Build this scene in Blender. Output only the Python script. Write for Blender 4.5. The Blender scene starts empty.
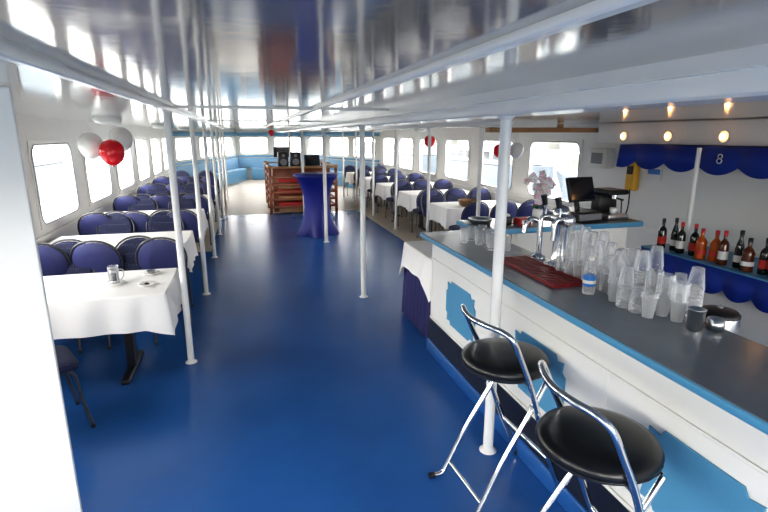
import bpy, math, random
from mathutils import Vector, Matrix
random.seed(7)
scene = bpy.context.scene
R = math.radians

# ------------------------------------------------------------------ materials
MATS = {}
def mat(name, col, rough=0.5, metal=0.0, spec=0.5, coat=0.0, alpha=1.0, emis=None, estr=0.0,
        noise=None, bump=None, trans=0.0):
    m = bpy.data.materials.new(name); m.use_nodes = True
    nt = m.node_tree; b = nt.nodes['Principled BSDF']
    b.inputs['Base Color'].default_value = (*col, 1)
    b.inputs['Roughness'].default_value = rough
    b.inputs['Metallic'].default_value = metal
    b.inputs['Specular IOR Level'].default_value = spec
    b.inputs['Coat Weight'].default_value = coat
    b.inputs['Alpha'].default_value = alpha
    b.inputs['Transmission Weight'].default_value = trans
    if emis:
        b.inputs['Emission Color'].default_value = (*emis, 1)
        b.inputs['Emission Strength'].default_value = estr
    tc = nt.nodes.new('ShaderNodeTexCoord')
    if noise:
        sc, col2, lo, hi = noise
        n = nt.nodes.new('ShaderNodeTexNoise'); n.inputs['Scale'].default_value = sc
        n.inputs['Detail'].default_value = 5
        nt.links.new(tc.outputs['Object'], n.inputs['Vector'])
        r = nt.nodes.new('ShaderNodeValToRGB')
        r.color_ramp.elements[0].position = lo; r.color_ramp.elements[1].position = hi
        r.color_ramp.elements[0].color = (*col, 1); r.color_ramp.elements[1].color = (*col2, 1)
        nt.links.new(n.outputs['Fac'], r.inputs['Fac'])
        nt.links.new(r.outputs['Color'], b.inputs['Base Color'])
    if bump:
        sc, st, dist = bump
        n = nt.nodes.new('ShaderNodeTexNoise'); n.inputs['Scale'].default_value = sc
        n.inputs['Detail'].default_value = 3
        nt.links.new(tc.outputs['Object'], n.inputs['Vector'])
        bp = nt.nodes.new('ShaderNodeBump'); bp.inputs['Strength'].default_value = st
        bp.inputs['Distance'].default_value = dist
        nt.links.new(n.outputs['Fac'], bp.inputs['Height'])
        nt.links.new(bp.outputs['Normal'], b.inputs['Normal'])
    MATS[name] = m
    return m

WHITE = mat('white_paint', (.84, .82, .77), .28, bump=(6, .15, .01))
WALLM = mat('wall_paint', (.82, .81, .77), .35, bump=(5, .15, .01))
CEIL = mat('glossy_ceiling', (.46, .435, .40), .10, metal=.58, spec=.9,
           noise=(3, (.53, .505, .47), .3, .7), bump=(7, .04, .02))
CEIL2 = mat('side_ceiling', (.64, .63, .60), .08, metal=.46, spec=.8, bump=(7, .04, .02))
BEAM = mat('beam_paint', (.86, .84, .79), .2, spec=.6)
FLOOR = mat('blue_vinyl', (.022, .108, .33), .25, spec=.5,
            noise=(1.3, (.030, .132, .39), .3, .7), bump=(25, .05, .004))
BEIGE = mat('beige_deck', (.50, .42, .33), .4, noise=(4, (.58, .52, .43), .3, .7))
TUBE = mat('pole_paint', (.86, .85, .82), .25)
CHROME = mat('chrome', (.78, .78, .79), .09, metal=1)
STEEL = mat('brushed_steel', (.55, .55, .56), .28, metal=1)
BLACK = mat('black_vinyl', (.008, .008, .009), .28, bump=(60, .1, .002))
BLKP = mat('black_plastic', (.012, .012, .014), .4)
CLOTH = mat('white_cloth', (.86, .84, .81), .8, bump=(30, .15, .005))
NAVY = mat('navy_cloth', (.028, .028, .12), .75)
COBALT = mat('cobalt_spandex', (.010, .018, .22), .45)
AWN = mat('awning_cloth', (.012, .045, .34), .6)
TEAL = mat('teal_paint', (.09, .32, .52), .3)
TEALF = mat('teal_panel', (.10, .31, .49), .35)
CTOP = mat('counter_laminate', (.15, .18, .205), .22, spec=.6, noise=(5, (.17, .20, .225), .35, .75))
DARKB = mat('dark_base', (.012, .015, .03), .4)
WOOD = mat('mahogany', (.20, .055, .02), .3, noise=(6, (.30, .10, .04), .3, .7))
WOOD2 = mat('light_oak', (.40, .22, .10), .4, noise=(8, (.48, .28, .14), .3, .7))
RED = mat('red_rubber', (.24, .012, .014), .45)
REDB = mat('red_balloon', (.70, .012, .025), .18)
WHB = mat('white_balloon', (.85, .84, .82), .2)
REDP = mat('red_paper', (.55, .03, .03), .5)
YEL = mat('yellow_plastic', (.75, .42, .04), .4)
LBLUE = mat('pale_blue_paint', (.15, .36, .56), .35)
LBLU2 = mat('light_blue_upholstery', (.22, .40, .58), .6)
WICK = mat('wicker', (.38, .22, .10), .7, noise=(60, (.12, .06, .03), .4, .6))
LAMP = mat('warm_lamp', (1, .7, .4), .5, emis=(1, .50, .18), estr=24)
HALO = mat('warm_lamp_diffuser', (1, .7, .4), .5, emis=(1, .48, .17), estr=1.6)
GREEN = mat('leaf_green', (.03, .13, .03), .4)
PETAL = mat('orchid_petal', (.85, .60, .68), .5)
LABW = mat('label_white', (.8, .78, .72), .5)
LABR = mat('label_red', (.6, .03, .02), .5)
LABB = mat('label_blue', (.03, .2, .6), .4)
DGLASS = mat('dark_bottle_glass', (.010, .012, .009), .08, spec=.7)
ORGL = mat('orange_liquor', (.50, .09, .01), .1, spec=.7)
AMB = mat('amber_liquor', (.10, .022, .006), .1, spec=.7)
SCREEN = mat('screen_black', (.01, .012, .02), .1)
COFFEE = mat('coffee', (.03, .012, .005), .2)
GREY = mat('grey_metal', (.22, .23, .25), .4)
CHFR = mat('chair_frame_metal', (.10, .10, .11), .3, metal=.6)
WATER = mat('river_water', (.17, .20, .20), .25, bump=(1.2, .5, .2))
QUAY = mat('quay_stone', (.09, .095, .09), .8, noise=(.25, (.22, .22, .20), .35, .65))
HULL = mat('moored_hull', (.09, .11, .13), .5)
CABIN = mat('moored_cabin', (.28, .28, .28), .5)

def clear_mat(name, alpha, col=(.95, .97, 1)):
    m = bpy.data.materials.new(name); m.use_nodes = True
    nt = m.node_tree; nt.nodes.clear()
    o = nt.nodes.new('ShaderNodeOutputMaterial'); mx = nt.nodes.new('ShaderNodeMixShader')
    t = nt.nodes.new('ShaderNodeBsdfTransparent'); g = nt.nodes.new('ShaderNodeBsdfPrincipled')
    g.inputs['Base Color'].default_value = (*col, 1); g.inputs['Roughness'].default_value = .06
    g.inputs['Specular IOR Level'].default_value = 1.0
    lw = nt.nodes.new('ShaderNodeLayerWeight'); lw.inputs['Blend'].default_value = .35
    mr = nt.nodes.new('ShaderNodeMapRange'); mr.inputs['To Min'].default_value = alpha; mr.inputs['To Max'].default_value = .85
    nt.links.new(lw.outputs['Facing'], mr.inputs['Value']); nt.links.new(mr.outputs[0], mx.inputs[0])
    nt.links.new(t.outputs[0], mx.inputs[1]); nt.links.new(g.outputs[0], mx.inputs[2])
    nt.links.new(mx.outputs[0], o.inputs[0])
    return m
CUP = clear_mat('clear_plastic', .10)
GLS = clear_mat('drinking_glass', .06)

# chair fabric: navy with fine light dots
def fabric():
    m = bpy.data.materials.new('chair_fabric'); m.use_nodes = True
    nt = m.node_tree; b = nt.nodes['Principled BSDF']; b.inputs['Roughness'].default_value = .75
    tc = nt.nodes.new('ShaderNodeTexCoord'); v = nt.nodes.new('ShaderNodeTexVoronoi')
    v.inputs['Scale'].default_value = 46; v.inputs['Randomness'].default_value = .15
    nt.links.new(tc.outputs['Object'], v.inputs['Vector'])
    r = nt.nodes.new('ShaderNodeValToRGB')
    r.color_ramp.elements[0].position = .12; r.color_ramp.elements[0].color = (.16, .18, .30, 1)
    r.color_ramp.elements[1].position = .22; r.color_ramp.elements[1].color = (.010, .014, .055, 1)
    nt.links.new(v.outputs['Distance'], r.inputs['Fac'])
    nt.links.new(r.outputs['Color'], b.inputs['Base Color'])
    return m
FAB = fabric()
FABR = mat('chair_back_shell', (.045, .052, .165), .5)

def window_glass():
    m = bpy.data.materials.new('window_glass'); m.use_nodes = True
    nt = m.node_tree; nt.nodes.clear()
    o = nt.nodes.new('ShaderNodeOutputMaterial'); mx = nt.nodes.new('ShaderNodeMixShader')
    t = nt.nodes.new('ShaderNodeBsdfTransparent'); g = nt.nodes.new('ShaderNodeBsdfGlossy')
    g.inputs['Roughness'].default_value = .03
    t.inputs['Color'].default_value = (.96, .98, 1, 1)
    mx.inputs[0].default_value = .06
    nt.links.new(t.outputs[0], mx.inputs[1]); nt.links.new(g.outputs[0], mx.inputs[2])
    nt.links.new(mx.outputs[0], o.inputs[0])
    return m
WGL = window_glass()

# ------------------------------------------------------------------ mesh builder
def catmull(P, n=6, closed=False):
    P = [Vector(p) for p in P]; out = []
    L = len(P)
    rng = range(L if closed else L-1)
    for i in rng:
        if closed:
            p0, p1, p2, p3 = P[(i-1) % L], P[i], P[(i+1) % L], P[(i+2) % L]
        else:
            p0 = P[i-1] if i > 0 else P[0]*2-P[1]
            p1, p2 = P[i], P[i+1]
            p3 = P[i+2] if i+2 < L else P[-1]*2-P[-2]
        for k in range(n):
            t = k/n
            out.append(.5*((2*p1)+(-p0+p2)*t+(2*p0-5*p1+4*p2-p3)*t*t+(-p0+3*p1-3*p2+p3)*t**3))
    if not closed: out.append(P[-1].copy())
    return out

class MB:
    def __init__(s):
        s.v = []; s.f = []; s.m = []; s.s = []; s.mats = []; s.M = Matrix.Identity(4)
    def mi(s, m):
        if m not in s.mats: s.mats.append(m)
        return s.mats.index(m)
    def add(s, vs, fs, m, smooth=False):
        o = len(s.v); k = s.mi(m)
        s.v += [tuple(s.M @ Vector(v)) for v in vs]
        for f in fs:
            s.f.append([o+i for i in f]); s.m.append(k); s.s.append(smooth)
    def box(s, x0, x1, y0, y1, z0, z1, m, bev=0.0):
        if bev <= 0:
            vs = [(x, y, z) for z in (z0, z1) for y in (y0, y1) for x in (x0, x1)]
            fs = [(0, 2, 3, 1), (4, 5, 7, 6), (0, 1, 5, 4), (2, 6, 7, 3), (0, 4, 6, 2), (1, 3, 7, 5)]
            s.add(vs, fs, m); return
        b = min(bev, (x1-x0)/2.01, (y1-y0)/2.01, (z1-z0)/2.01)
        rings = []
        for (ins, z) in ((b, z0), (b*.3, z0+b*.3), (0, z0+b), (0, z1-b), (b*.3, z1-b*.3), (b, z1)):
            rings.append(s.rrect(x0+ins, x1-ins, y0+ins, y1-ins, max(b-ins*.5, .001), z, 3))
        s.loft(rings, m, True, True)
    @staticmethod
    def rrect(x0, x1, y0, y1, r, z, n=4):
        pts = []
        for cx, cy, a0 in ((x1-r, y1-r, 0), (x0+r, y1-r, 90), (x0+r, y0+r, 180), (x1-r, y0+r, 270)):
            for k in range(n+1):
                a = R(a0+90*k/n); pts.append((cx+r*math.cos(a), cy+r*math.sin(a), z))
        return pts
    def loft(s, rings, m, cap=True, smooth=True, capm=None):
        n = len(rings[0]); vs = [p for r in rings for p in r]; fs = []
        for i in range(len(rings)-1):
            for j in range(n):
                k = (j+1) % n
                fs.append((i*n+j, i*n+k, (i+1)*n+k, (i+1)*n+j))
        s.add(vs, fs, m, smooth)
        if cap:
            s.add(rings[0], [tuple(range(n))[::-1]], m); s.add(rings[-1], [tuple(range(n))], capm or m)
    def lathe(s, prof, c, m, seg=16, cap=False, fn=None):
        rings = []
        for r, z in prof:
            ring = []
            for j in range(seg):
                a = 2*math.pi*j/seg; rr = fn(r, z, a) if fn else r
                ring.append((c[0]+rr*math.cos(a), c[1]+rr*math.sin(a), c[2]+z))
            rings.append(ring)
        s.loft(rings, m, cap)
    def cyl(s, p1, p2, r1, m, r2=None, seg=14, smooth=True):
        r2 = r1 if r2 is None else r2
        p1, p2 = Vector(p1), Vector(p2); d = (p2-p1).normalized()
        u = d.orthogonal().normalized(); w = d.cross(u)
        rs = [[p+(u*math.cos(2*math.pi*j/seg)+w*math.sin(2*math.pi*j/seg))*r for j in range(seg)]
              for p, r in ((p1, r1), (p2, r2))]
        s.loft(rs, m, True, smooth)
    def tube(s, P, r, m, seg=8, n=5, closed=False, raw=False):
        Q = [Vector(p) for p in P] if raw else catmull(P, n, closed)
        rings = []; L = len(Q); u = None
        for i, q in enumerate(Q):
            a = Q[(i-1) % L] if (closed or i > 0) else q
            b = Q[(i+1) % L] if (closed or i < L-1) else q
            d = (b-a).normalized()
            if u is None: u = d.orthogonal().normalized()
            u = (u-d*u.dot(d))
            u = u.normalized() if u.length > 1e-6 else d.orthogonal().normalized()
            w = d.cross(u)
            rings.append([q+(u*math.cos(2*math.pi*j/seg)+w*math.sin(2*math.pi*j/seg))*r for j in range(seg)])
        if closed: rings.append(rings[0])
        s.loft(rings, m, not closed)
    def ball(s, c, rx, ry, rz, m, seg=16, rings=10):
        prof = []
        for i in range(rings+1):
            a = math.pi*i/rings-math.pi/2
            prof.append((max(math.cos(a), .002), math.sin(a)))
        rr = [[(c[0]+rx*p[0]*math.cos(2*math.pi*j/seg), c[1]+ry*p[0]*math.sin(2*math.pi*j/seg), c[2]+rz*p[1])
               for j in range(seg)] for p in prof]
        s.loft(rr, m, True)
    def mesh(s, name):
        me = bpy.data.meshes.new(name)
        me.from_pydata(s.v, [], s.f); 
        for m in s.mats: me.materials.append(m)
        for p, k, sm in zip(me.polygons, s.m, s.s):
            p.material_index = k; p.use_smooth = sm
        me.update(); me.validate()
        return me
    def obj(s, name, loc=(0, 0, 0), rz=0):
        return place(s.mesh(name), name, loc, rz)

def place(me, name, loc=(0, 0, 0), rz=0):
    o = bpy.data.objects.new(name, me); scene.collection.objects.link(o)
    o.location = loc; o.rotation_euler = (0, 0, rz)
    return o

# ------------------------------------------------------------------ room shell
XL, XR = -2.2, 4.65
YA, YT, YB = -2.2, 17.2, 23.0
BX0, BX1 = -.3, 2.7
HC = 2.11
outline = [(XL, YA), (XR, YA), (XR, YT), (BX1, YB), (BX0, YB), (XL, YT)]
def slab(name, poly, z0, z1, m):
    b = MB(); n = len(poly)
    b.add([(x, y, z0) for x, y in poly]+[(x, y, z1) for x, y in poly],
          [tuple(range(n))[::-1], tuple(range(n, 2*n))]+[(i, (i+1) % n, n+(i+1) % n, n+i) for i in range(n)], m)
    return b
slab('floor', outline, -.1, 0, FLOOR).obj('floor')
slab('floor_beige', [(XL+.02, 8.6), (-.62, 8.6), (-.62, 12.6), (2.75, 12.6), (2.75, 8.2), (XR-.02, 8.2), (XR-.02, YT), (BX1, YB-.02), (BX0, YB-.02), (XL+.02, YT)],
     .0, .006, BEIGE).obj('floor_deck_beige')
b = slab('ceiling', outline, HC, HC+.1, CEIL)
b.obj('ceiling')
slab('c', [(XL, YA), (-.52, YA), (-.52, YT), (XL, YT)], 2.085, HC+.01, CEIL2).obj('ceiling_side_port')
slab('c', [(1.43, YA), (XR, YA), (XR, YT), (1.43, YT)], 2.045, HC+.01, CEIL2).obj('ceiling_side_starboard')
# longitudinal beams / battens
b = MB(); b.box(-.535, -.50, YA, YT, 2.07, HC+.005, BEAM, .006); b.obj('trim_1')
b = MB(); b.box(1.24, 1.46, YA, YT+2, 1.995, HC+.005, BEAM, .012)
b.box(1.21, 1.245, YA, YT, 2.06, HC+.005, BEAM); b.obj('trim_2')
b = MB(); b.box(.56, .60, YA, 14, HC-.022, HC+.005, BEAM, .008); b.obj('trim_3')
b = MB(); b.box(2.86, 3.02, 5.3, YT, 2.005, 2.06, BEAM, .01); b.obj('trim_4')
b = MB()
for y in (4.24, 8.14, 12.04, 15.94): b.box(-.49, 1.24, y-.02, y+.02, HC-.012, HC+.005, BEAM)
b.obj('trim_5')

win_n = 0
def wall(name, p0, p1, wins, z0=.88, z1=1.84, th=.08, split=None):
    """vertical wall p0->p1 with windows at [(s0,s1)] along it"""
    global win_n
    p0, p1 = Vector((*p0, 0)), Vector((*p1, 0)); L = (p1-p0).length; e = (p1-p0)/L
    n = Vector((-e.y, e.x, 0))
    if n.dot(Vector((1.2, 10, 0))-p0) < 0: n = -n
    M = Matrix((( e.x, -n.x, 0, p0.x), (e.y, -n.y, 0, p0.y), (0, 0, 1, 0), (0, 0, 0, 1)))  # local y = outward
    b = MB(); b.M = M
    if wins:
        b.box(0, L, 0, th, 0, z0, WALLM); b.box(0, L, 0, th, z1, HC, WALLM)
        s = 0
        for a, c in wins:
            b.box(s, a, 0, th, z0, z1, WALLM); s = c
        b.box(s, L, 0, th, z0, z1, WALLM)
        b.box(0, L, -.03, 0, z0-.10, z0-.065, WHITE)
    else:
        b.box(0, L, 0, th, 0, HC, WALLM)
    b.obj(name)
    for a, c in wins:
        win_n += 1
        w = MB(); w.M = M
        bd = .045; rad = .13; N = 6
        inn = []; out = []
        for cx, cz, a0, ox, oz in ((c-bd-rad, z1-bd-rad, 0, c, z1), (a+bd+rad, z1-bd-rad, 90, a, z1),
                                   (a+bd+rad, z0+bd+rad, 180, a, z0), (c-bd-rad, z0+bd+rad, 270, c, z0)):
            for k in range(N+1):
                t = R(a0+90*k/N); inn.append((cx+rad*math.cos(t), cz+rad*math.sin(t))); out.append((ox, oz))
        rings = [[(x, .05, z) for x, z in out], [(x, -.012, z) for x, z in out],
                 [(x, -.012, z) for x, z in inn], [(x, .05, z) for x, z in inn]]
        w.loft(rings, WHITE, False, False)
        w.add([(a, .045, z0), (c, .045, z0), (c, .045, z1), (a, .045, z1)], [(0, 1, 2, 3)], WGL)
        # rubber seal
        w.tube([(x, -.012, z) for x, z in inn], .008, GREY, seg=5, closed=True, raw=True)
        w.obj('window_%d' % win_n)
        # daylight portal
        ld = bpy.data.lights.new('daylight_portal', 'AREA'); ld.shape = 'RECTANGLE'
        ld.size = c-a; ld.size_y = z1-z0; ld.energy = 1; ld.cycles.is_portal = True
        lo = bpy.data.objects.new('daylight_portal', ld); scene.collection.objects.link(lo)
        ctr = M @ Vector(((a+c)/2, .07, (z0+z1)/2)); lo.location = ctr
        lo.rotation_euler = n.to_track_quat('-Z', 'Z').to_euler()
P = 1.85
wl = [(6.9+P*k-.7-YA, 6.9+P*k+.7-YA) for k in range(-4, 6)]
wall('wall_port', (XL, YA), (XL, YT), wl)
wr = [(6.9+P*k-.7-YA, 6.9+P*k+.7-YA) for k in (-4, 0, 1, 2, 3, 4, 5)]
wall('wall_starboard', (XR, YA), (XR, YT), wr)
LL = math.hypot(XL-BX0, YB-YT)
wall('wall_bow_port', (XL, YT), (BX0, YB), [(.3, 1.9), (2.2, 3.8), (4.1, 5.7)], 1.05, 1.84)
wall('wall_bow_starboard', (XR, YT), (BX1, YB), [(.3, 1.9), (2.2, 3.8), (4.1, 5.7)], 1.05, 1.84)
wall('wall_bow', (BX0, YB), (BX1, YB), [(.15, 1.4), (1.6, 2.85)], 1.05, 1.84)
wall('wall_aft', (XL, YA), (XR, YA), [(.3, 2.1), (2.4, 4.4), (4.7, 6.5)], .5, 1.95)  # unseen wall behind camera; its large windows are added to light the foreground

# partition at the left foreground
b = MB(); b.box(XL+.01, -.85, 2.32, 2.34, 0, 2.08, WHITE, .006)
b.cyl((-.90, 2.318, .06), (-.90, 2.31, .06), .008, GREY); b.cyl((-.92, 2.318, .12), (-.92, 2.31, .12), .008, GREY)
b.obj('wall_partition')

# bow lining: light blue rim + bench
def bowseat(p, q, nm, marg):
    b = MB()
    p, q = Vector((*p, 0)), Vector((*q, 0)); e = (q-p).normalized(); n = Vector((-e.y, e.x, 0))
    if n.dot(Vector((1.2, 10, 0))-p) < 0: n = -n
    L = (q-p).length
    b.M = Matrix(((e.x, n.x, 0, p.x), (e.y, n.y, 0, p.y), (0, 0, 1, 0), (0, 0, 0, 1)))
    for z0, z1, dep, m in ((.006, .42, .5, LBLUE), (.42, .5, .5, LBLU2), (.5, .92, .10, LBLU2), (.96, 1.03, .05, LBLUE), (1.86, 2.0, .05, LBLUE)):
        a = marg if dep > .2 else .06
        b.box(a, L-a, .01, .01+dep, z0, z1, m, .008)
    b.obj(nm)
bowseat((XL, YT), (BX0, YB), 'bow_bench', .3); bowseat((BX0, YB), (BX1, YB), 'bow_bench', .6); bowseat((XR, YT), (BX1, YB), 'bow_bench', .3)

# ------------------------------------------------------------------ poles
def pole_mesh(top, r=.03):
    b = MB(); b.cyl((0, 0, 0.004), (0, 0, top), r, TUBE, seg=18)
    b.lathe([(r+.022, 0.001), (r+.022, .006), (r+.010, .010), (r+.004, .02), (r, .022)], (0, 0, 0), TUBE, 18)
    b.lathe([(r, -.02), (r+.010, -.008), (r+.016, 0)], (0, 0, top), TUBE, 18)
    return b.mesh('support_pole')
pm = pole_mesh(2.083, .027); pc = pole_mesh(1.995, .031); ps = pole_mesh(2.005, .027)
for k in range(7): place(pm, 'support_pole', (-.545, 4.24+1.95*k, 0))
for x, y in ((1.345, 2.44), (1.29, 5.57), (1.36, 8.83), (1.345, 12.1), (1.345, 15.4)): place(pc, 'support_pole', (x, y, 0))
for k in range(6): place(ps, 'support_pole', (2.94, 5.95+1.87*k, 0))

# ------------------------------------------------------------------ dining chair
def chair_mesh():
    b = MB()
    # back outline (rounded balloon shape) in local xz, leaning back
    def bp(t, sx=1, sz=1, off=0):
        c = math.cos(t); zz = math.sin(t)
        x = .222*sx*math.copysign(abs(c)**.92, c)
        z = .245*sz*math.copysign(abs(zz)**.92, zz); x *= (1+.07*zz)
        y = -.215-.10*((z+.25)/.5)+off - .03*(1-(x/.24)**2)
        return (x, y, .672+z)
    N = 28
    rings = []
    for sc, off in ((.55, .028), (.86, .022), (.97, .008), (.97, -.006)):
        rings.append([bp(2*math.pi*j/N, sc, sc, off) for j in range(N)])
    b.loft(rings, FAB, False)
    b.add(rings[0], [tuple(range(N))[::-1]], FAB, True)
    rings = [[bp(2*math.pi*j/N, sc, sc, off) for j in range(N)] for sc, off in ((.97, -.006), (.85, -.02), (.5, -.024))]
    b.loft(rings, FABR, False); b.add(rings[-1], [tuple(range(N))], FABR, True)
    # frame tube: rear leg - around back - rear leg
    path = [(-.215, -.30, .012), (-.205, -.235, .30), (-.20, -.215, .45)]
    path += [bp(math.pi+.25-(math.pi+.5)*k/10, 1.03, 1.03) for k in range(11)]
    path += [(.20, -.215, .45), (.205, -.235, .30), (.215, -.30, .012)]
    b.tube(path, .011, CHFR, n=3)
    for s in (-1, 1):
        b.tube([(s*.20, .24, .012), (s*.195, .20, .25), (s*.19, .17, .415), (s*.19, .0, .43), (s*.20, -.215, .44)], .011, CHFR, n=4)
        b.cyl((s*.215, -.30, 0), (s*.215, -.30, .025), .015, BLKP, seg=8)
        b.cyl((s*.20, .24, 0), (s*.20, .24, .025), .015, BLKP, seg=8)
    b.cyl((-.19, .17, .415), (.19, .17, .415), .010, CHFR, seg=8)
    rings = []
    for ins, z in ((.03, .425), (.004, .435), (0, .46), (.012, .48), (.05, .493), (.12, .498)):
        rings.append(MB.rrect(-.215+ins, .215-ins, -.20+ins, .225-ins, max(.08-ins*.3, .02), z, 4))
    b.loft(rings, FAB, True)
    return b.mesh('dining_chair')
cm = chair_mesh()
def chair(x, y, face):  # face +1: faces +Y
    place(cm, 'dining_chair', (x, y, 0.006 if y > 8 else 0), (0 if face > 0 else math.pi)+R(random.uniform(-7, 7)))

# ------------------------------------------------------------------ cloths
def skirt(b, x0, x1, y0, y1, zt, drop, m, amp=.012, waves=26, flare=.03, cor=.05, M=160):
    per = []
    r = .03; W = x1-x0; H = y1-y0; tot = 2*(W+H)
    for i in range(M):
        d = tot*i/M
        if d < W: p = (x0+d, y0); n = (0, -1)
        elif d < W+H: p = (x1, y0+d-W); n = (1, 0)
        elif d < 2*W+H: p = (x1-(d-W-H), y1); n = (0, 1)
        else: p = (x0, y1-(d-2*W-H)); n = (-1, 0)
        dc = min(math.hypot(p[0]-cx, p[1]-cy) for cx in (x0, x1) for cy in (y0, y1))
        c = max(0, 1-dc/.16)
        nn = (Vector((p[0]-(x0+x1)/2, p[1]-(y0+y1)/2))).normalized()
        nx = n[0]*(1-c)+nn.x*c; ny = n[1]*(1-c)+nn.y*c
        px = min(max(p[0], x0+r*c*.3), x1-r*c*.3); py = min(max(p[1], y0+r*c*.3), y1-r*c*.3)
        per.append((px, py, nx, ny, c, d/tot))
    rings = [[(px-nx*.01, py-ny*.01, zt) for px, py, nx, ny, c, s in per]]
    for t in (0, .04, .15, .35, .6, .85, 1):
        ring = []
        for px, py, nx, ny, c, s in per:
            w = math.sin(s*waves*2*math.pi+1.3*math.sin(s*19))
            o = .003+flare*t+amp*min(1, t*2)*w+.02*c*t
            ring.append((px+nx*o, py+ny*o, zt-.006-(drop+cor*c)*t))
        rings.append(ring)
    b.loft(rings, m, False); b.add(rings[0], [tuple(range(M))], m)

def table_mesh(W=1.46, D=.78, seed=0):
    b = MB()
    b.box(-W/2+.01, W/2-.01, -D/2+.01, D/2-.01, .715, .742, WOOD2)
    skirt(b, -W/2, W/2, -D/2, D/2, .75, .27, CLOTH, amp=.010, waves=17+seed, flare=.025, cor=.06)
    for sx in (-1, 1):
        b.box(sx*(W/2-.38)-.03, sx*(W/2-.38)+.03, -.04, .04, .04, .715, BLKP)
        b.box(sx*(W/2-.38)-.03, sx*(W/2-.38)+.03, -.3, .3, .0, .04, BLKP, .01)
        b.box(sx*(W/2-.38)-.02, sx*(W/2-.38)+.02, -.3, .3, .69, .715, BLKP)
    return b.mesh('dining_table')
tms = [table_mesh(seed=i*3) for i in range(3)]
for k in range(6):
    y = 4.15+1.95*k
    if k == 0: y += .09
    place(tms[k % 3], 'dining_table', (-1.35 if k == 0 else -1.39, y, .006 if y > 8.5 else 0))
    if k == 0:
        place(cm, 'dining_chair', (-1.39, 3.44, 0), R(-62))
    else:
        for x in (-.86, -1.40, -1.89): chair(x, y-.60, 1)
    for x in (-1.08, -1.70): chair(x, y+.72, -1)
for k in range(5):
    y = 7.75+1.87*k
    place(tms[(k+1) % 3], 'dining_table', (3.82, y, .006 if y > 8.2 else 0))
    for x in (3.32, 3.82, 4.30):
        chair(x, y-.62, 1); chair(x, y+.62, -1)

# items on near table
b = MB()
b.lathe([(.001, 0), (.065, 0), (.075, .012), (.072, .014), (.001, .006)], (0, 0, 0), WHB, 24)
b.lathe([(.03, .01), (.036, .015), (.038, .10), (.04, .145), (.037, .145), (.034, .02)], (0, 0, 0), GLS, 20)
b.lathe([(.001, .016), (.033, .018), (.034, .095), (.001, .097)], (0, 0, 0), COFFEE, 20)
b.lathe([(.040, .095), (.042, .10), (.042, .112), (.040, .115)], (0, 0, 0), STEEL, 20)
b.lathe([(.039, .014), (.041, .016), (.041, .03), (.039, .032)], (0, 0, 0), STEEL, 20)
b.tube([(.04, 0, .115), (.068, 0, .11), (.07, 0, .06), (.041, 0, .025)], .004, STEEL)
for a in (0, 90, 180, 270):
    b.cyl((.041*math.cos(R(a+45)), .041*math.sin(R(a+45)), .02), (.041*math.cos(R(a+45)), .041*math.sin(R(a+45)), .12), .003, STEEL, seg=6)
b.obj('coffee_glass', (-1.05, 4.22, .751))
def saucer():
    b = MB(); b.lathe([(.001, 0), (.05, 0), (.07, .012), (.068, .015), (.04, .006), (.001, .005)], (0, 0, 0), WHB, 24)
    return b
b = saucer(); b.lathe([(.02, .006), (.034, .02), (.036, .03), (.033, .03), (.02, .012)], (0, 0, 0), GREY, 20)
b.obj('ashtray', (-.82, 4.46, .751))
b = saucer(); b.ball((0, 0, .01), .02, .014, .008, COFFEE); b.obj('saucer', (-.80, 4.12, .751))

# ------------------------------------------------------------------ bar stools
def stool_mesh():
    b = MB()
    A = [(.27, -.21, .02), (.13, -.222, .35), (.01, -.232, .70), (-.07, -.236, .88), (-.115, -.232, .975), (-.15, -.19, 1.01),
         (-.185, -.10, 1.015), (-.20, 0, 1.015)]
    A = A + [(x, -y, z) for x, y, z in A[-2::-1]]
    b.tube(A, .0145, CHROME, seg=10, n=6)
    for s in (-1, 1):
        b.tube([(.16, s*.165, .72), (.05, s*.175, .54), (-.11, s*.18, .28), (-.21, s*.185, .08), (-.245, s*.185, .020), (-.30, s*.185, .015)],
               .0135, CHROME, seg=10)
        b.cyl((-.295, s*.185, .017), (-.325, s*.185, .017), .0165, BLKP)
        b.cyl((.275, s*.21, 0.0), (.268, s*.2105, .04), .0165, BLKP)
        b.cyl((.055, s*.165, .575), (.055, s*.245, .575), .009, STEEL)
        b.cyl((.0, s*.232, .72), (.0, s*.14, .725), .009, STEEL)
    b.cyl((-.205, -.185, .085), (-.205, .185, .085), .011, CHROME)
    b.cyl((.16, -.165, .72), (.16, .165, .72), .011, CHROME)
    b.cyl((.165, -.218, .27), (.165, .218, .27), .0125, CHROME)
    prof = [(.05, .725), (.19, .725), (.205, .735), (.222, .755), (.226, .775), (.215, .795), (.18, .807), (.1, .811), (.002, .812)]
    b.lathe(prof, (0, 0, 0), BLACK, 40)
    b.add([(.05*math.cos(R(i*30)), .05*math.sin(R(i*30)), .725) for i in range(12)], [tuple(range(12))[::-1]], BLACK)
    b.tube([(.222*math.cos(R(i*15)), .222*math.sin(R(i*15)), .755) for i in range(24)], .004, BLACK, seg=6, closed=True, raw=True)
    return b.mesh('bar_stool')
sm = stool_mesh()
place(sm, 'bar_stool', (1.225, 1.39, 0), R(-6))
place(sm, 'bar_stool', (1.240, 2.13, 0), R(4))

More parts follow.
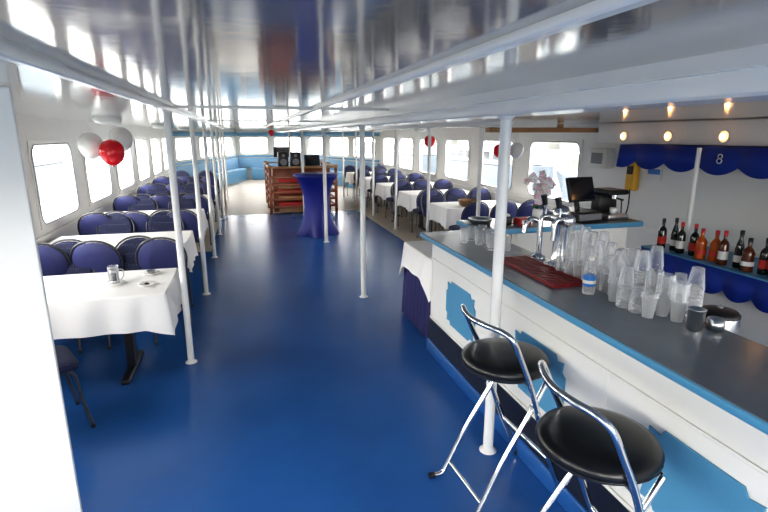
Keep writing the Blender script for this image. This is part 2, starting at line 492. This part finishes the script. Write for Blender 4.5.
# ------------------------------------------------------------------ bar counter
b = MB()
Y0, Y1 = -.6, 4.0
b.box(1.52, 1.93, Y0+.03, Y1-.08, .12, 1.03, WHITE)
b.box(1.49, 1.93, Y0+.03, Y1-.06, 0.0, .12, FLOOR, .01)
b.box(1.505, 1.52, Y0+.03, Y1-.08, .12, .32, DARKB)
b.box(1.51, 1.52, Y0+.03, Y1-.08, .315, .34, WHITE, .004)
b.box(1.51, 1.52, Y0+.03, Y1-.08, .86, .875, WHITE, .004)
for yy in (3.90, 2.75, 1.70, .65): b.box(1.513, 1.52, yy-.008, yy+.008, .34, .86, WHITE)
b.box(1.50, 1.52, Y0+.03, Y1-.08, 1.0, 1.03, WHITE)
b.box(1.43, 1.97, Y0, Y1, 1.04, 1.075, TEAL, .008)
b.box(1.437, 1.963, Y0+.007, Y1-.007, 1.075, 1.08, CTOP)
def plaque(yc, zc, w, h):
    c = .06; pts = []
    for sx, sz, in ((1, 1), (-1, 1), (-1, -1), (1, -1)):
        seq = [(w/2, h/2-c*1.6), (w/2-c*.5, h/2-c*1.3), (w/2-c*.35, h/2-c*.35), (w/2-c*1.3, h/2-c*.5), (w/2-c*1.6, h/2)]
        if sx*sz < 0: seq = seq[::-1]
        pts += [(yc+sx*a, zc+sz*d) for a, d in seq]
    n = len(pts)
    b.add([(1.519, y, z) for y, z in pts]+[(1.510, y, z) for y, z in pts],
          [tuple(range(n)), tuple(range(n, 2*n))[::-1]]+[(i, (i+1) % n, n+(i+1) % n, n+i) for i in range(n)], TEALF)
for yc in (3.30, 2.25, 1.20, .15): plaque(yc, .60, .52, .36)
b.obj('bar_counter')
# return counter
b = MB()
b.box(2.42, 3.65, 4.06, 4.46, 0, 1.03, WHITE)
b.box(1.99, 3.72, 3.93, 4.50, 1.03, 1.078, TEAL, .008)
b.box(2.00, 3.71, 3.94, 4.49, 1.078, 1.081, CTOP)
b.obj('bar_return_counter')

# work counter behind bar (steel sink top)
b = MB()
b.box(1.98, 2.42, Y0, 3.6, 0, .84, WHITE); b.box(1.975, 2.44, Y0, 3.62, .84, .88, STEEL, .006)
b.box(2.05, 2.36, 1.05, 1.45, .878, .884, GREY)
b.obj('sink_cabinet')

# red bar mat
b = MB(); b.box(-.11, .11, -.34, .34, 0, .006, RED, .003)
for i in range(22): b.box(-.10, .10, -.322+i*.0305-.005, -.322+i*.0305+.008, .006, .016, RED)
for a, c in ((-.11, -.10), (.10, .11), (-.004, .004)): b.box(a, c, -.34, .34, .005, .018, RED)
b.obj('bar_mat', (1.71, 2.60, 1.081), R(-1))

# beer tap
b = MB(); b.M = Matrix.Scale(1.25, 4)
b.lathe([(.055, 0), (.055, .012), (.045, .02), (.036, .04), (.032, .1), (.032, .22), (.042, .25), (.044, .28), (.03, .305), (.002, .315)], (0, 0, 0), CHROME, 24, True)
b.cyl((-.02, -.09, .25), (-.02, .09, .25), .028, CHROME)
for s in (-1, 1):
    b.ball((-.02, s*.095, .25), .032, .022, .032, CHROME)
    b.tube([(-.03, s*.06, .25), (-.06, s*.06, .252), (-.075, s*.06, .23), (-.08, s*.06, .15)], .013, CHROME)
    b.tube([(-.05, s*.06, .255), (-.052, s*.06, .29), (-.06, s*.06, .32)], .007, CHROME)
    b.cyl((-.058, s*.06, .31), (-.07, s*.06, .36), .012, BLKP, r2=.016)
b.obj('beer_tap', (1.90, 2.68, 1.081))
b = MB()
b.lathe([(.05, 0), (.05, .01), (.025, .02), (.02, .04)], (0, 0, 0), CHROME, 20, True)
b.tube([(0, 0, .02), (0, 0, .2), (-.02, 0, .25), (-.07, 0, .27), (-.11, 0, .24), (-.12, 0, .18)], .018, CHROME, seg=12)
b.tube([(0, 0, .22), (.02, 0, .28), (.05, 0, .32)], .008, BLKP)
b.obj('water_tap', (1.91, 2.92, 1.081))

# stacks of clear plastic cups
b = MB()
def cup_stack(x, y, n, up):
    h = .10; st = .016; r0, r1 = .025, .0365
    b.M = Matrix.Translation((x, y, 1.081)) @ Matrix.Rotation(random.uniform(0, 6), 4, 'Z')
    H = h+st*(n-1)
    if up:
        prof = [(.001, .001), (r0, .001), (r1-.001, h-.004)]
        for i in range(n): prof += [(r1+.0015, h-.004+i*st), (r1+.0015, h+i*st), (r1-.002, h+.002+i*st)]
        b.lathe(prof, (0, 0, 0), CUP, 14)
        b.lathe([(r0-.002, H-h+.006), (r1-.003, H-.002)], (0, 0, 0), CUP, 14)
    else:
        prof = []
        for i in range(n): prof += [(r1-.002, i*st), (r1+.0015, .002+i*st), (r1+.0015, .005+i*st)]
        prof += [(r0, H), (.001, H)]
        b.lathe(prof, (0, 0, 0), CUP, 14)
        b.lathe([(r1-.003, .004), (r0-.001, h-.006), (.001, h-.006)], (0, 0, 0), CUP, 14)
for i in range(12):
    for j in range(3):
        x = 1.755+j*.080+(i % 2)*.008; y = 2.54-i*.0775
        if j == 0 and y > 2.22: continue
        if j == 0 and abs(y-2.14) < .085: continue
        if i > 10 and j < 1: continue
        n = int(random.uniform(9, 14)) if i < 9 else int(random.uniform(5, 11))
        if j == 0: n = max(2, n-5)
        if j == 1 and i > 2: n = max(2, n-random.choice((0, 2, 4)))
        cup_stack(min(x, 1.928), y, n, random.random() < .35)
b.obj('plastic_cup_stacks')
# drinking glasses near tap
b = MB()
for x, y in ((1.70, 3.06), (1.80, 3.16), (1.70, 3.20), (1.74, 3.30), (1.83, 3.30), (1.70, 3.40), (1.78, 3.42), (1.88, 3.42), (1.62, 3.50), (1.70, 3.54), (1.80, 3.56)):
    b.lathe([(.001, .006), (.026, .001), (.029, .012), (.036, .12), (.034, .12), (.026, .02), (.001, .016)], (x, y, 1.081), GLS, 14)
b.obj('drinking_glasses')
# water bottle
b = MB()
b.lathe([(.001, 0), (.03, .001), (.032, .01), (.032, .12), (.026, .15), (.013, .175), (.013, .185)], (0, 0, 0), CUP, 20)
b.lathe([(.0328, .045), (.0328, .105)], (0, 0, 0), LABB, 20); b.lathe([(.0332, .06), (.0332, .078)], (0, 0, 0), LABW, 20)
b.lathe([(.015, .183), (.015, .2), (.001, .202)], (0, 0, 0), LABW, 16)
b.obj('water_bottle', (1.72, 2.14, 1.081))
# metal shaker cup
b = MB()
b.lathe([(.001, 0), (.028, 0), (.03, .004), (.036, .09), (.038, .092), (.034, .092), (.026, .01), (.001, .008)], (0, 0, 0), STEEL, 24)
b.obj('cocktail_shaker', (1.84, 1.59, 1.081))
b = MB()
b.lathe([(.001, 0), (.033, 0), (.034, .05), (.031, .05), (.03, .008), (.001, .006)], (0, 0, 0), STEEL, 20)
b.obj('metal_cup', (1.92, 1.56, 1.081))
# ice bucket
b = MB(); b.M = Matrix.Scale(.8, 4)
b.lathe([(.001, 0), (.10, 0), (.115, .02), (.12, .10), (.115, .14), (.112, .15)], (0, 0, 0), STEEL, 28)
b.lathe([(.116, .15), (.118, .165), (.10, .185), (.03, .195), (.001, .197)], (0, 0, 0), BLKP, 28)
b.ball((0, 0, .205), .018, .018, .014, STEEL)
b.obj('ice_bucket', (2.30, 1.86, .881))

# POS register on return counter
b = MB()
b.box(-.16, .16, -.17, .17, 0, .10, BLKP, .01); b.box(-.14, .14, -.185, -.17, .02, .08, GREY, .003)
b.cyl((0, 0, .10), (0, .03, .20), .025, BLKP)
b.M = Matrix.Translation((0, -.02, .30)) @ Matrix.Rotation(R(-18), 4, 'X')
b.box(-.16, .16, -.02, .02, -.12, .12, BLKP, .01); b.box(-.145, .145, -.0225, -.02, -.105, .105, SCREEN)
b.M = Matrix.Identity(4)
b.obj('cash_register', (3.15, 4.20, 1.082), R(8))
# telephone / card reader
b = MB(); b.box(-.05, .05, -.09, .09, 0, .04, BLKP, .01)
for i in range(4):
    for j in range(3): b.box(-.032+j*.024, -.018+j*.024, -.07+i*.025, -.055+i*.025, .04, .046, LABW)
b.tube([(-.06, -.08, .06), (-.07, 0, .075), (-.06, .08, .06)], .016, BLKP)
b.obj('telephone', (2.90, 4.08, 1.082), R(15))
# orchid
b = MB()
b.lathe([(.001, 0), (.04, 0), (.055, .05), (.05, .10), (.04, .115), (.035, .11), (.001, .10)], (0, 0, 0), WHB, 20)
for a in range(5):
    an = a*72; c, s = math.cos(R(an)), math.sin(R(an))
    pts = [(c*.02, s*.02, .10), (c*.06, s*.06, .15), (c*.12, s*.12, .13)]
    q = catmull(pts, 4); L = len(q); w = [.006, .014, .018, .02, .02, .018, .014, .01, .003]
    vs = []; 
    for i, p in enumerate(q): vs += [(p.x-s*w[i], p.y+c*w[i], p.z), (p.x+s*w[i], p.y-c*w[i], p.z)]
    b.add(vs, [(2*i, 2*i+1, 2*i+3, 2*i+2) for i in range(L-1)], GREEN, True)
random.seed(3)
for st in ((.12, .0, .40), (-.10, .05, .44), (.02, -.08, .34), (.06, .06, .46), (-.04, -.05, .28)):
    q = catmull([(0, 0, .1), (st[0]*.2, st[1]*.2, .25), (st[0]*.6, st[1]*.6, st[2]-.02), (st[0]*1.1, st[1]*1.1, st[2]-.06)], 5)
    b.tube(q, .002, GREEN, seg=5, raw=True)
    for p in q[3::2]:
        for t in range(5):
            a = t*72+random.uniform(-10, 10)
            b.ball((p.x+.024*math.cos(R(a)), p.y-.01, p.z+.024*math.sin(R(a))), .02, .006, .018, PETAL if random.random() < .5 else WHB, 8, 5)
b.obj('potted_orchid', (2.76, 4.28, 1.082))
# small things on the return counter
b = MB(); b.box(-.07, .07, -.05, .05, 0, .06, REDP, .004); b.box(-.05, .05, -.052, -.05, .015, .045, LABW)
b.obj('tea_box', (2.50, 4.12, 1.082), R(10))
b = MB(); b.box(-.06, .06, -.06, .06, 0, .08, BLKP, .01); b.box(-.045, .045, -.045, .045, .08, .10, LABW, .004)
b.obj('napkin_dispenser', (2.32, 4.15, 1.082), R(-10))
b = MB()
b.lathe([(.001, 0), (.09, 0), (.11, .04), (.12, .05), (.10, .045), (.001, .01)], (0, 0, 0), STEEL, 24)
b.obj('serving_bowl', (2.13, 4.25, 1.082))
b = MB()
b.box(-.12, .12, -.15, .15, 0, .05, STEEL, .01); b.box(-.11, .11, .02, .15, .05, .24, BLKP, .02); b.box(-.12, .12, -.12, .15, .24, .29, BLKP, .015)
b.cyl((0, -.06, .20), (0, -.06, .24), .03, CHROME); b.tube([(0, -.06, .21), (0, -.12, .205), (0, -.18, .20)], .01, BLKP)
b.lathe([(.02, .05), (.03, .055), (.035, .11), (.033, .11), (.02, .06)], (0, -.06, 0), WHB, 14)
b.obj('espresso_machine', (3.54, 4.22, 1.082), R(0))

# table with skirt by the bar end
b = MB()
W0, W1, D0, D1 = 1.60, 2.30, 4.10, 4.90
b.box(W0+.02, W1-.02, D0+.02, D1-.02, .76, .79, WOOD2)
for x in (W0+.06, W1-.06):
    for y in (D0+.06, D1-.06): b.cyl((x, y, 0), (x, y, .76), .02, GREY)
skirt(b, W0, W1, D0, D1, .785, .77, NAVY, amp=.018, waves=30, flare=.02, cor=0, M=420)
skirt(b, W0-.022, W1+.022, D0-.022, D1+.022, .80, .22, CLOTH, amp=.006, waves=13, flare=.045, cor=.16)
b.obj('skirted_side_table')

# ------------------------------------------------------------------ behind the bar, starboard wall
b = MB()
b.box(4.0, 4.60, .6, 4.18, 0, .74, WHITE); b.box(3.97, 4.62, .58, 4.20, .74, .77, TEAL, .006)
def valance(b, x, y0, y1, zt, h, m, thick=.012, dy=.16):
    N = int((y1-y0)/.02); top = []; bot = []
    for i in range(N+1):
        y = y0+(y1-y0)*i/N; s = abs(math.sin(math.pi*(y-y0)/dy))
        wob = .012*math.sin(2*math.pi*(y-y0)/dy)
        top.append((x+wob*.3, y, zt)); bot.append((x-.02+wob, y, zt-h*(.70+.30*s)))
    vs = top+bot+[(p[0]+thick, p[1], p[2]) for p in top]+[(p[0]+thick, p[1], p[2]) for p in bot]
    n = N+1; fs = []
    for i in range(N):
        fs += [(i, i+1, n+i+1, n+i), (2*n+i, 3*n+i, 3*n+i+1, 2*n+i+1), (n+i, n+i+1, 3*n+i+1, 3*n+i), (i, 2*n+i, 2*n+i+1, i+1)]
    b.add(vs, fs, m, True)
valance(b, 3.965, .6, 4.18, .755, .24, AWN, dy=.26)
b.obj('bottle_shelf_cabinet')
b = MB()
valance(b, 4.30, 1.0, 5.05, 1.79, .26, AWN, dy=.42)
b.add([(4.3, 1.0, 1.79), (4.3, 5.05, 1.79), (4.63, 5.05, 1.795), (4.63, 1.0, 1.795)], [(0, 1, 2, 3)], AWN)
# white painted scroll lettering on the valance
for yy, s in ((3.70, 1),):
    b.tube([(4.268, yy+.022*s*math.cos(R(a)), 1.705+.02*s*math.sin(R(a))) for a in range(0, 360, 30)], .006, LABW, seg=5, closed=True, raw=True)
    b.tube([(4.264, yy+.026*s*math.cos(R(a)), 1.663+.022*s*math.sin(R(a))) for a in range(0, 360, 30)], .006, LABW, seg=5, closed=True, raw=True)
b.obj('scalloped_awning')
b = MB(); b.box(4.40, 4.64, .8, 5.6, 1.80, 2.04, WHITE, .01); b.obj('lamp_soffit')
bl = MB()
bl.cyl((4.40, 0, 0), (4.388, 0, 0), .058, BEAM, seg=24); bl.ball((4.388, 0, 0), .012, .048, .048, HALO); bl.ball((4.376, 0, 0), .012, .026, .026, LAMP)
lm = bl.mesh('wall_lamp')
for y in (5.12, 4.46, 3.80, 3.14, 2.48, 1.82, 1.16):
    place(lm, 'wall_lamp', (-.002, y, 1.885))
b = MB(); b.cyl((4.23, 3.90, .77), (4.23, 3.90, 1.78), .022, TUBE); b.lathe([(.04, 0), (.04, .01), (.022, .014)], (4.23, 3.90, .77), TUBE)
b.obj('shelf_post')
def bottle(gl, lab, cap, kind):
    b = MB()
    if kind == 0:
        pr = [(.001, 0), (.036, .001), (.038, .01), (.038, .17), (.030, .195), (.014, .215), (.013, .27), (.015, .272), (.015, .28)]
    elif kind == 1:
        pr = [(.001, 0), (.045, .001), (.047, .01), (.042, .12), (.046, .15), (.030, .18), (.015, .20), (.014, .25), (.016, .26)]
    else:
        pr = [(.001, 0), (.032, .001), (.034, .01), (.034, .15), (.026, .20), (.013, .25), (.013, .29), (.015, .30)]
    k = 1.05
    pr = [(r*k, z*k) for r, z in pr]
    b.lathe(pr, (0, 0, 0), gl, 20)
    r, z = pr[3]; r0 = max(pr[2][0], pr[3][0])
    b.lathe([(r0+.0008, .05), (r0+.0008, z*.70)], (0, 0, 0), lab, 20)
    r, z = pr[-1]; b.lathe([(r+.001, z-.03), (r+.001, z+.012), (.001, z+.013)], (0, 0, 0), cap, 14)
    return b
specs = [(DGLASS, LABR, BLKP, 0), (DGLASS, LABW, BLKP, 2), (DGLASS, LABW, REDP, 0), (DGLASS, LABR, REDP, 0), (ORGL, LABR, REDP, 1),
         (ORGL, LABR, REDP, 1), (AMB, LABW, REDP, 0), (DGLASS, LABW, BLKP, 2), (AMB, LABW, BLKP, 1), (DGLASS, LABR, BLKP, 0), (AMB, LABW, BLKP, 2), (DGLASS, LABW, BLKP, 0)]
for i, sp in enumerate(specs):
    bottle(*sp).obj('liquor_bottle', (4.07+(.04 if i % 2 else 0), 4.04-i*.115, .771))
b = MB(); b.box(4.56, 4.645, -.075, .075, -.18, .18, YEL, .02); b.box(4.548, 4.562, -.045, .045, .02, .12, BLKP, .004)
b.tube([(4.56, -.03, -.16), (4.54, -.05, -.4), (4.53, .02, -.55), (4.55, .08, -.3)], .008, BLKP)
b.obj('wall_telephone', (0, 5.14, 1.41))
b = MB(); b.box(4.632, 4.648, -.10, .10, -.07, .07, LABW, .003); b.box(4.630, 4.633, -.09, .09, .0, .06, LABB)
b.obj('wall_notice', (0, 4.84, 1.45))
b = MB(); b.box(4.50, 4.646, -.16, .16, -.13, .13, LABW, .015); b.box(4.496, 4.502, -.11, .11, -.07, .07, GREY, .003)
b.obj('electrical_box', (0, 5.70, 1.60))
b = MB(); b.box(2.95, 4.62, 5.76, 5.88, 1.93, 1.99, WOOD2, .008); b.box(3.96, 4.02, 5.79, 5.85, 1.98, 2.040, WOOD2)
b.obj('wooden_beam')

b = MB()
b.lathe([(.001, 0), (.12, 0), (.15, .04), (.17, .09), (.175, .10), (.165, .10), (.14, .04), (.001, .01)], (0, 0, 0), WICK, 28)
for z in (.03, .06, .095): b.tube([((.145+z*.3)*math.cos(R(a)), (.145+z*.3)*math.sin(R(a)), z) for a in range(0, 360, 15)], .007, WICK, seg=6, closed=True, raw=True)
b.obj('wicker_basket', (3.55, 7.55, .751))

# ------------------------------------------------------------------ high table with stretch cover
b = MB()
def fn(r, z, a):
    k = max(0, 1-z/.6); return r*(1+.18*k*k*math.cos(4*a))
b.lathe([(.36, .0), (.355, .03), (.31, .15), (.26, .35), (.24, .55), (.25, .75), (.29, .92), (.36, 1.07), (.42, 1.13), (.425, 1.16), (.415, 1.175), (.001, 1.177)],
        (0, 0, 0), COBALT, 40, False, fn)
b.obj('cocktail_table', (1.31, 9.6, 0.004))

# ------------------------------------------------------------------ stairwell enclosure
b = MB()
X0, X1, SY0, SY1 = .58, 2.18, 12.35, 14.6
H = 1.16
def post(x, y): b.box(x-.035, x+.035, y-.035, y+.035, 0.006, H, WOOD, .008); b.box(x-.045, x+.045, y-.045, y+.045, H, H+.03, WOOD2, .01)
for x in (X0, (X0+X1)/2, X1):
    for y in (SY0, SY1): post(x, y)
post(X0, (SY0+SY1)/2); post(X1, (SY0+SY1)/2)
for z in (.18, .36, .54, .72, .90):
    for y in (SY0, SY1): b.box(X0, X1, y-.018, y+.018, z-.03, z+.03, WOOD, .006)
    for x in (X0, X1): b.box(x-.018, x+.018, SY0, SY1, z-.03, z+.03, WOOD, .006)
for y in (SY0, SY1): b.box(X0-.06, X1+.06, y-.05, y+.05, H-.04, H, WOOD2, .01)
for x in (X0, X1): b.box(x-.05, x+.05, SY0, SY1, H-.04, H, WOOD2, .01)
b.box(X0+.08, X1-.08, SY0+.35, SY0+.8, .006, 1.10, WOOD, .01)
b.box(X0+.05, X1-.05, SY0+.06, SY0+.9, 1.10, 1.12, WOOD2, .005)
for i in range(6): b.box(X0+.2, X0+.9, SY0+.10, SY0+.28, .02+i*.15, .13+i*.15, REDP if i % 2 else WOOD2, .004)
b.obj('stairwell_railing')
b = MB()
b.box(-.2, .2, -.14, .14, 0, .02, BLKP, .005)
b.M = Matrix.Translation((0, .14, .02)) @ Matrix.Rotation(R(-12), 4, 'X')
b.box(-.2, .2, 0, .012, 0, .27, BLKP, .004); b.box(-.185, .185, -.002, 0, .015, .255, SCREEN)
b.obj('laptop', (1.70, 12.72, 1.121), R(8))
for x in (.94, 1.24):
    b = MB(); b.box(-.12, .12, -.11, .11, 0, .36, BLKP, .012)
    for z, r in ((.12, .085), (.28, .04)): b.cyl((0, -.112, z), (0, -.118, z), r, GREY, seg=20)
    b.obj('loudspeaker', (x, 12.85, 1.121), R(5))
b = MB(); b.box(-.35, .35, -.03, .03, 0, .42, BLKP, .01); b.box(-.33, .33, -.033, -.03, .02, .40, SCREEN); b.cyl((0, 0, -.5), (0, 0, .1), .03, GREY)
b.box(-.25, .25, -.15, .15, -.52, -.48, GREY, .01); b.box(-.4, .4, -.25, .25, -.994, -.52, WOOD, .01)
b.obj('television_stand', (1.55, 21.3, 1.0))

# ------------------------------------------------------------------ balloons
def balloon(x, y, z, m, r=.14, top=2.045):
    b = MB()
    prof = []
    for i in range(15):
        a = math.pi*i/14-math.pi/2; zz = math.sin(a); rr = math.cos(a)*(1+.08*zz)
        prof.append((max(rr*r, .003), zz*r*1.12))
    b.lathe(prof, (0, 0, 0), m, 22)
    b.lathe([(.012, -r*1.12-.015), (.004, -r*1.12)], (0, 0, 0), m, 8)
    b.tube([(0, 0, -r*1.12), (.03, 0, -r*.5), (r+.012, 0, .0), (.04, 0, r*1.3), (0, 0, top-z)], .0015, LABW, seg=4)
    b.obj('balloon', (x, y, z))
balloon(-1.53, 6.8, 1.69, REDB, top=2.08); balloon(-1.79, 6.95, 1.77, WHB, top=2.08); balloon(-1.52, 7.3, 1.84, WHB, top=2.08)
balloon(3.46, 6.42, 1.68, REDB, .085); balloon(3.80, 6.55, 1.68, WHB, .10); balloon(3.95, 10.5, 1.76, REDB, .12)
balloon(1.0, 18.6, 1.97, REDB, .1, HC)
b = MB()
b.lathe([(.14, 0), (.15, -.02), (.12, -.06), (.06, -.075), (.001, -.08)], (0, 0, 0), WHB, 28)
cl = b.mesh('ceiling_lamp')
for y in (6.2, 9.9, 13.6): place(cl, 'ceiling_lamp', (-1.4, y, 2.085))
for y in (7.0, 10.7, 14.4): place(cl, 'ceiling_lamp', (3.8, y, 2.045))

# ------------------------------------------------------------------ exterior
b = MB(); b.add([(-300, -300, -1.6), (300, -300, -1.6), (300, 300, -1.6), (-300, 300, -1.6)], [(0, 1, 2, 3)], WATER); b.obj('river')
random.seed(11)
for nm, sx in (('quay_port', -1), ('quay_starboard', 1)):
    b = MB(); ox = sx*24+1.2
    b.box(min(ox, ox+sx*6), max(ox, ox+sx*6), -60, 110, -1.6, .4, QUAY)
    for i in range(24):
        y = -50+i*6.5; h = 1.5+random.uniform(0, 4)
        b.box(min(ox+sx*6, ox+sx*12), max(ox+sx*6, ox+sx*12), y, y+random.uniform(3, 6), .3, h, QUAY)
    b.obj(nm)
def moored(x, y, L):
    b = MB()
    b.loft([[(-1.6, -L/2, z0), (1.6, -L/2, z0), (1.9, L/4, z0), (0, L/2+e, z0), (-1.9, L/4, z0)] for z0, e in ((-1.6, -.5), (.1, .4))], HULL, True, False)
    b.box(-1.4, 1.4, -L/2+.6, L/4-.5, .1, 1.1, CABIN, .1); b.box(-1.1, 1.1, -L/4, L/8, 1.1, 1.9, CABIN, .1)
    for i in range(6):
        for s in (-1, 1): b.box(s*1.4-.02, s*1.4+.02, -L/2+1+i*L*.11, -L/2+1+i*L*.11+L*.07, .45, .9, SCREEN)
    b.obj('moored_boat', (x, y, 0))
for y in (4, 19, 36): moored(-13, y, 12)
for y in (2, 17, 32, 48): moored(16, y, 12)

# ------------------------------------------------------------------ world
w = bpy.data.worlds.new('World'); scene.world = w; w.use_nodes = True
nt = w.node_tree; bg = nt.nodes['Background']
tc = nt.nodes.new('ShaderNodeTexCoord'); sp = nt.nodes.new('ShaderNodeSeparateXYZ'); rp = nt.nodes.new('ShaderNodeValToRGB')
nt.links.new(tc.outputs['Generated'], sp.inputs[0]); nt.links.new(sp.outputs['Z'], rp.inputs['Fac'])
rp.color_ramp.elements[0].position = 0; rp.color_ramp.elements[0].color = (1, .96, .89, 1)
rp.color_ramp.elements[1].position = .6; rp.color_ramp.elements[1].color = (.98, .95, .93, 1)
nt.links.new(rp.outputs['Color'], bg.inputs['Color']); bg.inputs['Strength'].default_value = 8.2

scene.view_settings.view_transform = 'Standard'
scene.view_settings.exposure = 0.5
try: scene.view_settings.look = 'Medium High Contrast'
except Exception as ex: print('look', ex)

# ------------------------------------------------------------------ camera
cd = bpy.data.cameras.new('camera'); co = bpy.data.objects.new('camera', cd); scene.collection.objects.link(co)
cd.sensor_width = 36; cd.lens = 497/768*36; cd.clip_start = .05; cd.clip_end = 1000
co.location = (0, 0, 1.9)
co.rotation_euler = (Matrix.Rotation(R(-15.5), 4, 'Z') @ Matrix.Rotation(R(90-13.7), 4, 'X') @ Matrix.Rotation(R(0.0), 4, 'Z')).to_euler()
scene.camera = co
